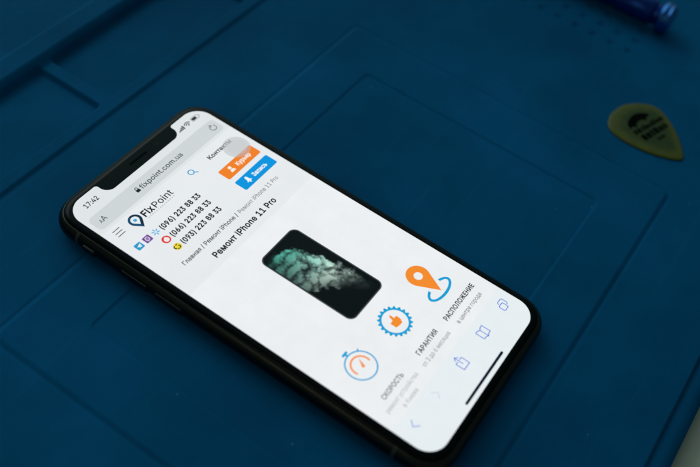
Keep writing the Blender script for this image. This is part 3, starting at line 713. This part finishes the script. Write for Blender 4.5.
# outline of the cloud in page units: upper (right) boundary and lower (left) boundary as functions of y
UP = [(350, 154), (362, 168), (376, 192), (394, 202), (420, 210), (440, 216), (465, 221), (490, 224), (523, 224), (545, 222)]
LO = [(350, 142), (366, 138), (391, 138), (416, 138), (440, 140), (462, 150), (480, 172), (496, 196), (523, 210), (545, 216)]


def interp(tab, v):
    if v <= tab[0][0]: return tab[0][1]
    for (a, p), (b_, q) in zip(tab, tab[1:]):
        if v <= b_: return p + (q - p) * (v - a) / (b_ - a)
    return tab[-1][1]


def cloud(x, y):
    wx = x + 7 * fbm(x * .045, y * .045, 4, 2.0)
    wy = y + 7 * fbm(x * .045, y * .045, 4, 9.0)
    up, lo = interp(UP, wy), interp(LO, wy)
    wid = max(up - lo, 1)
    t = min(max((wx - lo) / wid, -1), 2)
    edge = min(wx - lo, up - wx)
    m = min(max((edge + 9 + 7 * (billow(x * .08, y * .08, 4, 4.0) - .35)) / 7.0, 0), 1)
    m *= min(max((wy - 356) / 12, 0), 1) * min(max((548 - wy) / 60, 0), 1)
    lumps = billow(x * .05 + .5, y * .05, 6, 1.0)
    shade = min(max(0.55 + 1.25 * (lumps - 0.30) + 0.45 * fbm(x * .03, y * .03, 3, 5.0), 0.12), 1.08)
    shade *= 0.55 + 0.6 * t if t < 1 else 1.0
    g = min(max((wy - 360) / 110, 0), 1)
    teal, pale, smoke = (58, 142, 126), (176, 200, 188), (96, 112, 106)
    c = [teal[i] + (pale[i] - teal[i]) * g for i in range(3)]
    h = min(max((wy - 470) / 50, 0), 1)
    c = [c[i] + (smoke[i] - c[i]) * h for i in range(3)]
    k = m * shade
    base = (5, 10, 11)
    return lin([base[i] + (c[i] - base[i]) * k for i in range(3)])


cm, nt, out = new_mat('lit_cloud_picture')
b = nt.nodes.new('ShaderNodeBsdfPrincipled')
b.inputs['Base Color'].default_value = (0.004, 0.004, 0.004, 1); b.inputs['Roughness'].default_value = 0.12
b.inputs['Specular IOR Level'].default_value = 0.10
at = nt.nodes.new('ShaderNodeVertexColor'); at.layer_name = 'glow'
nt.links.new(at.outputs[0], b.inputs['Emission Color']); b.inputs['Emission Strength'].default_value = GAIN
nt.links.new(b.outputs[0], out.inputs[0])
cx0, cy0, cx1, cy1 = PX0 + 3.6, PY0 + 3.6, PX1 - 3.6, PY1 - 3.6
nu, nv = 130, 250
old = pic.data
V = [tuple(v.co) for v in old.vertices]
F = [tuple(p.vertices) for p in old.polygons]
FM = [p.material_index for p in old.polygons]
b0 = len(V)
cols = [(0, 0, 0, 1)] * b0
rr_ = 11.5
for j in range(nv + 1):
    for i in range(nu + 1):
        x_, y_ = cx0 + (cx1 - cx0) * i / nu, cy0 + (cy1 - cy0) * j / nv
        # keep the grid inside rounded corners
        qx = max(cx0 + rr_ - x_, x_ - (cx1 - rr_), 0); qy = max(cy0 + rr_ - y_, y_ - (cy1 - rr_), 0)
        dd = math.hypot(qx, qy)
        if dd > rr_:
            k = rr_ / dd
            ccx = min(max(x_, cx0 + rr_), cx1 - rr_); ccy = min(max(y_, cy0 + rr_), cy1 - rr_)
            x_, y_ = ccx + (x_ - ccx) * k, ccy + (y_ - ccy) * k
        V.append(P(x_, y_, 4)); cols.append((*cloud(x_, y_), 1))
for j in range(nv):
    for i in range(nu):
        q = b0 + j * (nu + 1) + i
        F.append((q, q + nu + 1, q + nu + 2, q + 1)); FM.append(2)
nm = bpy.data.meshes.new('product_picture')
nm.from_pydata(V, [], F)
for m in old.materials: nm.materials.append(m)
nm.materials.append(cm)
nm.polygons.foreach_set('material_index', FM)
ca = nm.color_attributes.new('glow', 'FLOAT_COLOR', 'POINT')
ca.data.foreach_set('color', [c for q in cols for c in q])
nm.update()
pic.data = nm

# ---- three service icons and their captions
cyan, org = (22, 160, 214), (244, 140, 44)
sw = ring(72.5, 618.5, 28.6, 2.6) + stroke([(72.5, 589.6), (72.5, 584)], 4.0) + stroke([(67.6, 583.6), (77.4, 583.6)], 4.6) + stroke([(93.0, 597.6), (95.4, 595.0)], 2.6)
sw2 = stroke(arc(72.5, 618.5, 18.6, 168, 374, 36), 3.6) + [ccw([(70.6, 621.6), (81.6, 606.4), (76.4, 624.0)]), circle(73.4, 622, 3.0, n=16)]
ui('stopwatch_icon', [(sw, cyan, 2), (sw2, (246, 150, 84), 2)], D)
gear = []
NT = 20
for k in range(NT * 10):
    a = 2 * PI * k / (NT * 10)
    q = math.cos(NT * a)
    r = 30.6 + 2.2 * math.copysign(abs(q) ** 0.6, q)
    gear.append((186.5 + r * math.cos(a), 616 + r * math.sin(a)))
hand0 = [(178.6, 613.4), (186.0, 613.0), (188.8, 604.4), (191.6, 603.4), (192.6, 606.4), (191.4, 612.2), (196.8, 612.4), (198.4, 614.2), (197.2, 616.6),
         (198.2, 618.4), (196.8, 620.6), (197.0, 622.6), (195.0, 624.0), (194.4, 626.2), (191.4, 627.0), (184.6, 626.4), (178.6, 624.6)]
hand = [ccw([(187.0 + (x - 188.0) * 1.12, 614.5 + (y - 615.5) * 1.12) for x, y in hand0])]
ui('guarantee_icon', [([gear, circle(186.5, 616, 24.6, n=72)[::-1]], cyan, 2), (hand, org, 2)], D)
el = ring(299.5, 643, 31.5, 5.6, ry=13.5)
ui('location_icon', [(el, cyan, 2), ([circle(299.5, 630, 17, 16, n=30)], lit((236, 239, 241), 0.03), 3),
                     ([ccw(drop(299.5, 595.5, 23.6, 647)), circle(299.5, 596, 8.8, n=36)[::-1]], org, 4)], D)
cap_c = (70, 74, 80)
ui('caption', [(text('СКОРОСТЬ', 41.5, 103, 687.6, 9.4, 16), (98, 102, 108), 2)], D)
ui('caption', [(text('ГАРАНТИЯ', 153.5, 217, 688.6, 9.6, 22), (64, 68, 74), 2)], D)
ui('caption', [(text('РАСПОЛОЖЕНИЕ', 247.5, 349, 690.5, 9.8, 24), (52, 56, 62), 2)], D)
ui('caption_detail', [(text('ремонт устройства', 24, 120, 706.5, 8.6, 8), (182, 186, 190), 2), (text('в Киеве', 52, 94.5, 723, 8.6, 8), (182, 186, 190), 2)], D)
ui('caption_detail', [(text('от 3 до 6 месяцев', 140, 229, 708.5, 8.6, 10), (160, 165, 170), 2)], D)
ui('caption_detail', [(text('в центре города', 257, 341, 711, 8.6, 12), (138, 143, 148), 2)], D)

# ---- bottom toolbar
tb = (86, 122, 224)
ui('back_button', [(stroke([(37.4, 742.5), (29, 751), (37.4, 759.5)], 2.2), (160, 176, 232), 2)], D)
ui('forward_button', [(stroke([(102.5, 742.5), (111, 751), (102.5, 759.5)], 2.0), (210, 220, 232), 2)], D)
sh = stroke([(184, 748.5), (178.4, 748.5), (178.4, 765.5), (197, 765.5), (197, 748.5), (191.4, 748.5)], 1.6) + stroke([(187.7, 757.5), (187.7, 739.5)], 1.6) + stroke([(183, 744), (187.7, 739.3), (192.4, 744)], 1.6)
ui('share_button', [(sh, tb, 2)], D)
bk = stroke([(268, 747.5), (263, 744.6), (257, 744.6), (257, 763), (263, 763), (268, 765.6), (273, 763), (279, 763), (279, 744.6), (273, 744.6)], 1.6, True) + stroke([(268, 747.5), (268, 765.4)], 1.6)
ui('bookmarks_button', [(bk, tb, 2)], D)
tq = [rrect(335, 749.6, 349.6, 764.6, 3), rrect(336.6, 751.2, 348, 763, 1.8)[::-1]]
tq2 = stroke([(340.6, 747.4), (340.6, 745.6), (342.4, 743.9), (353.4, 743.9), (355.2, 745.6), (355.2, 757), (353.6, 758.8), (352, 758.8)], 1.6)
ui('tabs_button', [(tq + tq2, tb, 2)], D)
ui('home_indicator', [([rrect(120.5, 799, 254.5, 804, 2.5, 8)], (14, 24, 40), 2)], D)

# ---- floating translucent touch dot over the contact link
tm, nt, out = new_mat('touch_dot')
e = nt.nodes.new('ShaderNodeEmission'); e.inputs[0].default_value = (*lin((178, 183, 184)), 1); e.inputs[1].default_value = GAIN
tr = nt.nodes.new('ShaderNodeBsdfTransparent')
mxs = nt.nodes.new('ShaderNodeMixShader'); mxs.inputs[0].default_value = 0.50
nt.links.new(tr.outputs[0], mxs.inputs[1]); nt.links.new(e.outputs[0], mxs.inputs[2]); nt.links.new(mxs.outputs[0], out.inputs[0])
tm2, nt, out = new_mat('touch_dot_core')
e = nt.nodes.new('ShaderNodeEmission'); e.inputs[0].default_value = (*lin((198, 202, 203)), 1); e.inputs[1].default_value = GAIN
tr = nt.nodes.new('ShaderNodeBsdfTransparent')
mxs = nt.nodes.new('ShaderNodeMixShader'); mxs.inputs[0].default_value = 0.35
nt.links.new(tr.outputs[0], mxs.inputs[1]); nt.links.new(e.outputs[0], mxs.inputs[2]); nt.links.new(mxs.outputs[0], out.inputs[0])
ui('touch_button', [([circle(337.5, 137, 28.5, n=60)], tm, 6), ([circle(337.5, 137, 21, n=60)], tm2, 7)], D)

# ---- notch hardware: earpiece slit and lens
def on_glass(name, cs, mat_, dz, parent):
    v, f = fill(cs)
    vs = [((x - 187.5) * PT, (406 - y) * PT, ZT * MM + dz) for x, y in v]
    f = [t[::-1] if ((v[t[1]][0] - v[t[0]][0]) * (v[t[2]][1] - v[t[0]][1]) - (v[t[1]][1] - v[t[0]][1]) * (v[t[2]][0] - v[t[0]][0])) > 0 else t for t in f]
    return mesh_obj(name, vs, f, mat_, parent)


lens_m, nt, b = principled('lens_glass', (0.0012, 0.002, 0.003), 0.05, spec=0.12)
on_glass('earpiece', [rrect(164, 9, 212, 14.5, 2.7)], slot_m, 0.00002, front_glass)
on_glass('selfie_camera', [circle(239, 12, 6.5)], lens_m, 0.00002, front_glass)

# ==================================================================== guitar pick
pick_m, nt, b = principled('olive_plastic', (0.24, 0.22, 0.010), 0.38, spec=0.14)
b.inputs['Transmission Weight'].default_value = 0.6
b.inputs['IOR'].default_value = 1.45
pk = empty('guitar_pick', (0.143, -0.064, -0.0005))
tag(pk, 'olive yellow teardrop guitar pick with dark print, lying flat on the blue mat', 'guitar pick')
ctrl = [(133.6, -49.4), (137.2, -48.2), (141.4, -47.9), (147.6, -49.3), (152.6, -53.0), (155.8, -57.6), (156.2, -61.4), (154.4, -65.4), (150.6, -70.0), (145.4, -74.6), (139.6, -78.4), (136.6, -79.6),
        (134.6, -78.6), (132.6, -75.2), (130.6, -69.6), (129.6, -63.2), (129.7, -57.0), (131.0, -52.2)]


def catmull(pts, k=6):
    out = []
    n = len(pts)
    for i in range(n):
        p0, p1, p2, p3 = (pts[(i + d) % n] for d in (-1, 0, 1, 2))
        for j in range(k):
            t = j / k
            out.append(tuple(0.5 * (2 * p1[a] + (p2[a] - p0[a]) * t + (2 * p0[a] - 5 * p1[a] + 4 * p2[a] - p3[a]) * t * t + (3 * p1[a] - p0[a] - 3 * p2[a] + p3[a]) * t ** 3) for a in (0, 1)))
    return out


po = [(x - 143, y + 64) for x, y in catmull(ctrl)]
po = ccw(po)
N = len(po)


def inset(c, d): return thicken(c, -d)


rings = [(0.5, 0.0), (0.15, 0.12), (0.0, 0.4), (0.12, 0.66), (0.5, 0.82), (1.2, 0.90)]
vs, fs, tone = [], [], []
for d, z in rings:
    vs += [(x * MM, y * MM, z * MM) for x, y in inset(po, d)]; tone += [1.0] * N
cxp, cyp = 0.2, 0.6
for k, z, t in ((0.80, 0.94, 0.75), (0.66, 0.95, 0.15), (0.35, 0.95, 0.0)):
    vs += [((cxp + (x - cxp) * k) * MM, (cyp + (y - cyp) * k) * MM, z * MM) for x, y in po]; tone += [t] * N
nr = len(vs) // N
for k in range(nr - 1):
    for i in range(N):
        j = (i + 1) % N
        fs.append((k * N + i, k * N + j, (k + 1) * N + j, (k + 1) * N + i))
fs.append(tuple(range(N))[::-1])
fs.append(tuple((nr - 1) * N + i for i in range(N)))
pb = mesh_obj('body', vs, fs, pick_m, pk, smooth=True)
ca = pb.data.color_attributes.new('painted_rim_light', 'FLOAT_COLOR', 'POINT')
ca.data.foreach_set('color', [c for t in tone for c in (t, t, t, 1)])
nt = pick_m.node_tree
b = nt.nodes['Principled BSDF']
at = nt.nodes.new('ShaderNodeVertexColor'); at.layer_name = 'painted_rim_light'
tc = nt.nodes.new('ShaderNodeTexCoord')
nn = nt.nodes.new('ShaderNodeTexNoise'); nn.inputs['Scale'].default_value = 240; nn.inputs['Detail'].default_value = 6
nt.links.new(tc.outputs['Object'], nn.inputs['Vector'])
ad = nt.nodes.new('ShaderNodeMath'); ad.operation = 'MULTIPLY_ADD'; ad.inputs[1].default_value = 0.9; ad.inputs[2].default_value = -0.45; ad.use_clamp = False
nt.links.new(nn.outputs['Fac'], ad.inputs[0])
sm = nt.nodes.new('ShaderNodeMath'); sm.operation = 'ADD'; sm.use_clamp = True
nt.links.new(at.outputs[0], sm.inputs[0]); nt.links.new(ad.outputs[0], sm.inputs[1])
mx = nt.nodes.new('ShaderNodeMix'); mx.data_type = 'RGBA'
mx.inputs['A'].default_value = (0.055, 0.105, 0.002, 1); mx.inputs['B'].default_value = (0.24, 0.235, 0.006, 1)  # bright rim, dark green centre: light through the plastic put into the base colour
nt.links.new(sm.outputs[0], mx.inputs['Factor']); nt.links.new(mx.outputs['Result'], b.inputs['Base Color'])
print_m, nt, b = principled('dark_print', (0.0015, 0.003, 0.001), 0.6, spec=0.02)
ux, uy = math.cos(math.radians(-17)), math.sin(math.radians(-17))
vx, vy = -uy, ux


def pp(u, v): return (u * ux + v * vx, u * uy + v * vy)


pr = []
# worn emblem: a humped blob over two broken rows of worn print
pr.append(catmull([pp(u, v) for u, v in [(-7.6, 4.6), (-6.6, 7.0), (-3.6, 8.6), (0.2, 9.2), (3.6, 8.0), (5.4, 6.0), (3.0, 5.4), (1.8, 4.4), (0.2, 5.6), (-3.0, 5.4), (-4.4, 3.8), (-5.8, 5.0)]]))
rnd = random.Random(5)
u = -8.0
while u < 7.6:
    w = rnd.uniform(0.9, 1.7); h = rnd.uniform(1.6, 2.4); v0 = 1.0
    pr.append([pp(*q) for q in [(u, v0), (u + w, v0), (u + w, v0 + h), (u, v0 + h)]]); u += w + rnd.uniform(0.25, 0.5)
u = -7.4
while u < 7.0:
    w = rnd.uniform(1.2, 2.2); h = rnd.uniform(2.2, 3.0); v0 = -2.9
    pr.append([pp(*q) for q in [(u, v0), (u + w, v0), (u + w, v0 + h), (u, v0 + h)]]); u += w + rnd.uniform(0.25, 0.6)
u = -2.4
while u < 2.0:
    w = rnd.uniform(0.7, 1.1); h = rnd.uniform(1.0, 1.4); v0 = -5.6
    pr.append([pp(*q) for q in [(u, v0), (u + w, v0), (u + w, v0 + h), (u, v0 + h)]]); u += w + 0.3
v_, f_ = fill([ccw(c) for c in pr])
f_ = [t if ((v_[t[1]][0] - v_[t[0]][0]) * (v_[t[2]][1] - v_[t[0]][1]) - (v_[t[1]][1] - v_[t[0]][1]) * (v_[t[2]][0] - v_[t[0]][0])) > 0 else t[::-1] for t in f_]
mesh_obj('print', [(x * MM, y * MM, 0.965 * MM) for x, y in v_], f_, print_m, pk)

# ==================================================================== screwdriver at the edge of the picture
sd = empty('screwdriver', (0.2040, -0.0012, 0.0063))
tag(sd, 'dark blue metal screwdriver with a flared shiny end cap, lying by rows of sockets', 'screwdriver')
blue_metal, nt, b = principled('blue_anodised_metal', (0.012, 0.05, 0.26), 0.24, metal=0.9, rough_var=(200, 0.06))
cap_metal, nt, b = principled('polished_blue_cap', (0.04, 0.16, 0.46), 0.09, metal=1.0)
steel, nt, b = principled('tool_steel', (0.35, 0.36, 0.37), 0.3, metal=1.0)


def lathe(name, prof, mat_, parent, n=48, cap0=True, cap1=True, flutes=0, depth=0.0):
    """turned along +y; prof: (y, r) in mm"""
    vs, fs = [], []
    for y, r in prof:
        for i in range(n):
            a = 2 * PI * i / n
            rr = r - (depth * (0.5 + 0.5 * math.cos(flutes * a)) if flutes else 0)
            vs.append((rr * math.cos(a) * MM, y * MM, rr * math.sin(a) * MM))
    for k in range(len(prof) - 1):
        for i in range(n):
            j = (i + 1) % n
            fs.append((k * n + j, k * n + i, (k + 1) * n + i, (k + 1) * n + j))
    if cap0: fs.append(tuple(range(n)))
    if cap1: fs.append(tuple((len(prof) - 1) * n + i for i in range(n))[::-1])
    o = mesh_obj(name, vs, fs, mat_, parent, smooth=True)
    o.data.set_sharp_from_angle(angle=math.radians(35))
    return o


lathe('handle', [(-36.6, 4.6), (-36.2, 5.3), (-35.2, 5.6), (-20, 5.6), (-19.4, 5.2), (-18.2, 5.2), (-17.6, 5.6), (10, 5.6), (30, 5.4), (40, 4.8), (44, 4.0), (46, 3.4)], blue_metal, sd, n=96)
lathe('collar', [(-39.0, 4.0), (-38.6, 4.4), (-37.0, 4.4), (-36.5, 4.0)], blue_metal, sd)
cap = lathe('end_cap', [(-44.6, 3.4), (-44.9, 4.6), (-44.6, 5.6), (-43.9, 6.5), (-43.2, 6.8), (-42.5, 6.4), (-42.0, 6.4), (-41.3, 6.9), (-40.2, 6.8), (-39.4, 6.2), (-38.9, 5.0), (-38.8, 4.0)], cap_metal, sd, n=64)
lathe('dimple', [(-44.55, 3.4), (-43.9, 2.6), (-43.7, 1.2), (-43.68, 0.1)], cap_metal, cap, cap0=False)
lathe('shaft', [(45, 2.0), (112, 2.0), (116, 1.2), (120, 0.7)], steel, sd, n=24)

# ==================================================================== light
def lamp(name, loc, target, sx, sy, power, colour):
    l = bpy.data.lights.new(name, 'AREA')
    l.shape = 'RECTANGLE'; l.size = sx; l.size_y = sy
    l.energy = power; l.color = colour
    o = bpy.data.objects.new(name, l); col.objects.link(o)
    o.location = loc
    o.rotation_euler = (Vector(target) - Vector(loc)).to_track_quat('-Z', 'Y').to_euler()
    return o


lamp('ceiling_lamp', (0.50, 1.15, 0.85), (0.50, 1.15, 0), 1.0, 0.8, 3.6, (1.0, 0.98, 0.95))
lamp('frame_highlight_fill', (-0.64, 0.16, 0.60), (-0.03, 0, 0), 0.22, 0.5, 0.20, (1.0, 0.93, 0.70))  # unseen warm lamp, added for the highlight along the phone's left frame

w = bpy.data.worlds.new('World'); scene.world = w; w.use_nodes = True
wt = w.node_tree
bg = wt.nodes['Background']
# a dim room, brighter towards its far side behind the mat
geo = wt.nodes.new('ShaderNodeTexCoord')
dot = wt.nodes.new('ShaderNodeVectorMath'); dot.operation = 'DOT_PRODUCT'
dot.inputs[1].default_value = Vector((0.50, 0.72, 0.48)).normalized()
mxm = wt.nodes.new('ShaderNodeMath'); mxm.operation = 'MAXIMUM'; mxm.inputs[1].default_value = 0.0
pw = wt.nodes.new('ShaderNodeMath'); pw.operation = 'POWER'; pw.inputs[1].default_value = 5.0
ma = wt.nodes.new('ShaderNodeMath'); ma.operation = 'MULTIPLY_ADD'; ma.inputs[1].default_value = 0.92; ma.inputs[2].default_value = 0.095
wt.links.new(geo.outputs['Generated'], dot.inputs[0]); wt.links.new(dot.outputs['Value'], mxm.inputs[0])
wt.links.new(mxm.outputs[0], pw.inputs[0]); wt.links.new(pw.outputs[0], ma.inputs[0])
wt.links.new(ma.outputs[0], bg.inputs[1])
bg.inputs[0].default_value = (0.62, 0.98, 1.0, 1)

# ==================================================================== camera
cd = bpy.data.cameras.new('camera'); cam = bpy.data.objects.new('camera', cd); col.objects.link(cam)
cam.location = (-0.153242, -0.085955, 0.237390)
cam.rotation_mode = 'XYZ'
cam.rotation_euler = (0.681318, -0.130123, -0.975937)
cd.sensor_fit = 'HORIZONTAL'; cd.sensor_width = 36.0; cd.lens = 36.0 * 938.156 / 700
cd.clip_start = 0.01; cd.clip_end = 20
cd.dof.use_dof = True; cd.dof.focus_distance = 0.297; cd.dof.aperture_fstop = 8.0
scene.camera = cam

scene.render.engine = 'CYCLES'
scene.view_settings.view_transform = 'Standard'
scene.view_settings.look = 'None'
scene.view_settings.exposure = 0
scene.view_settings.gamma = 1
scene.cycles.use_denoising = True
scene.cycles.max_bounces = 8
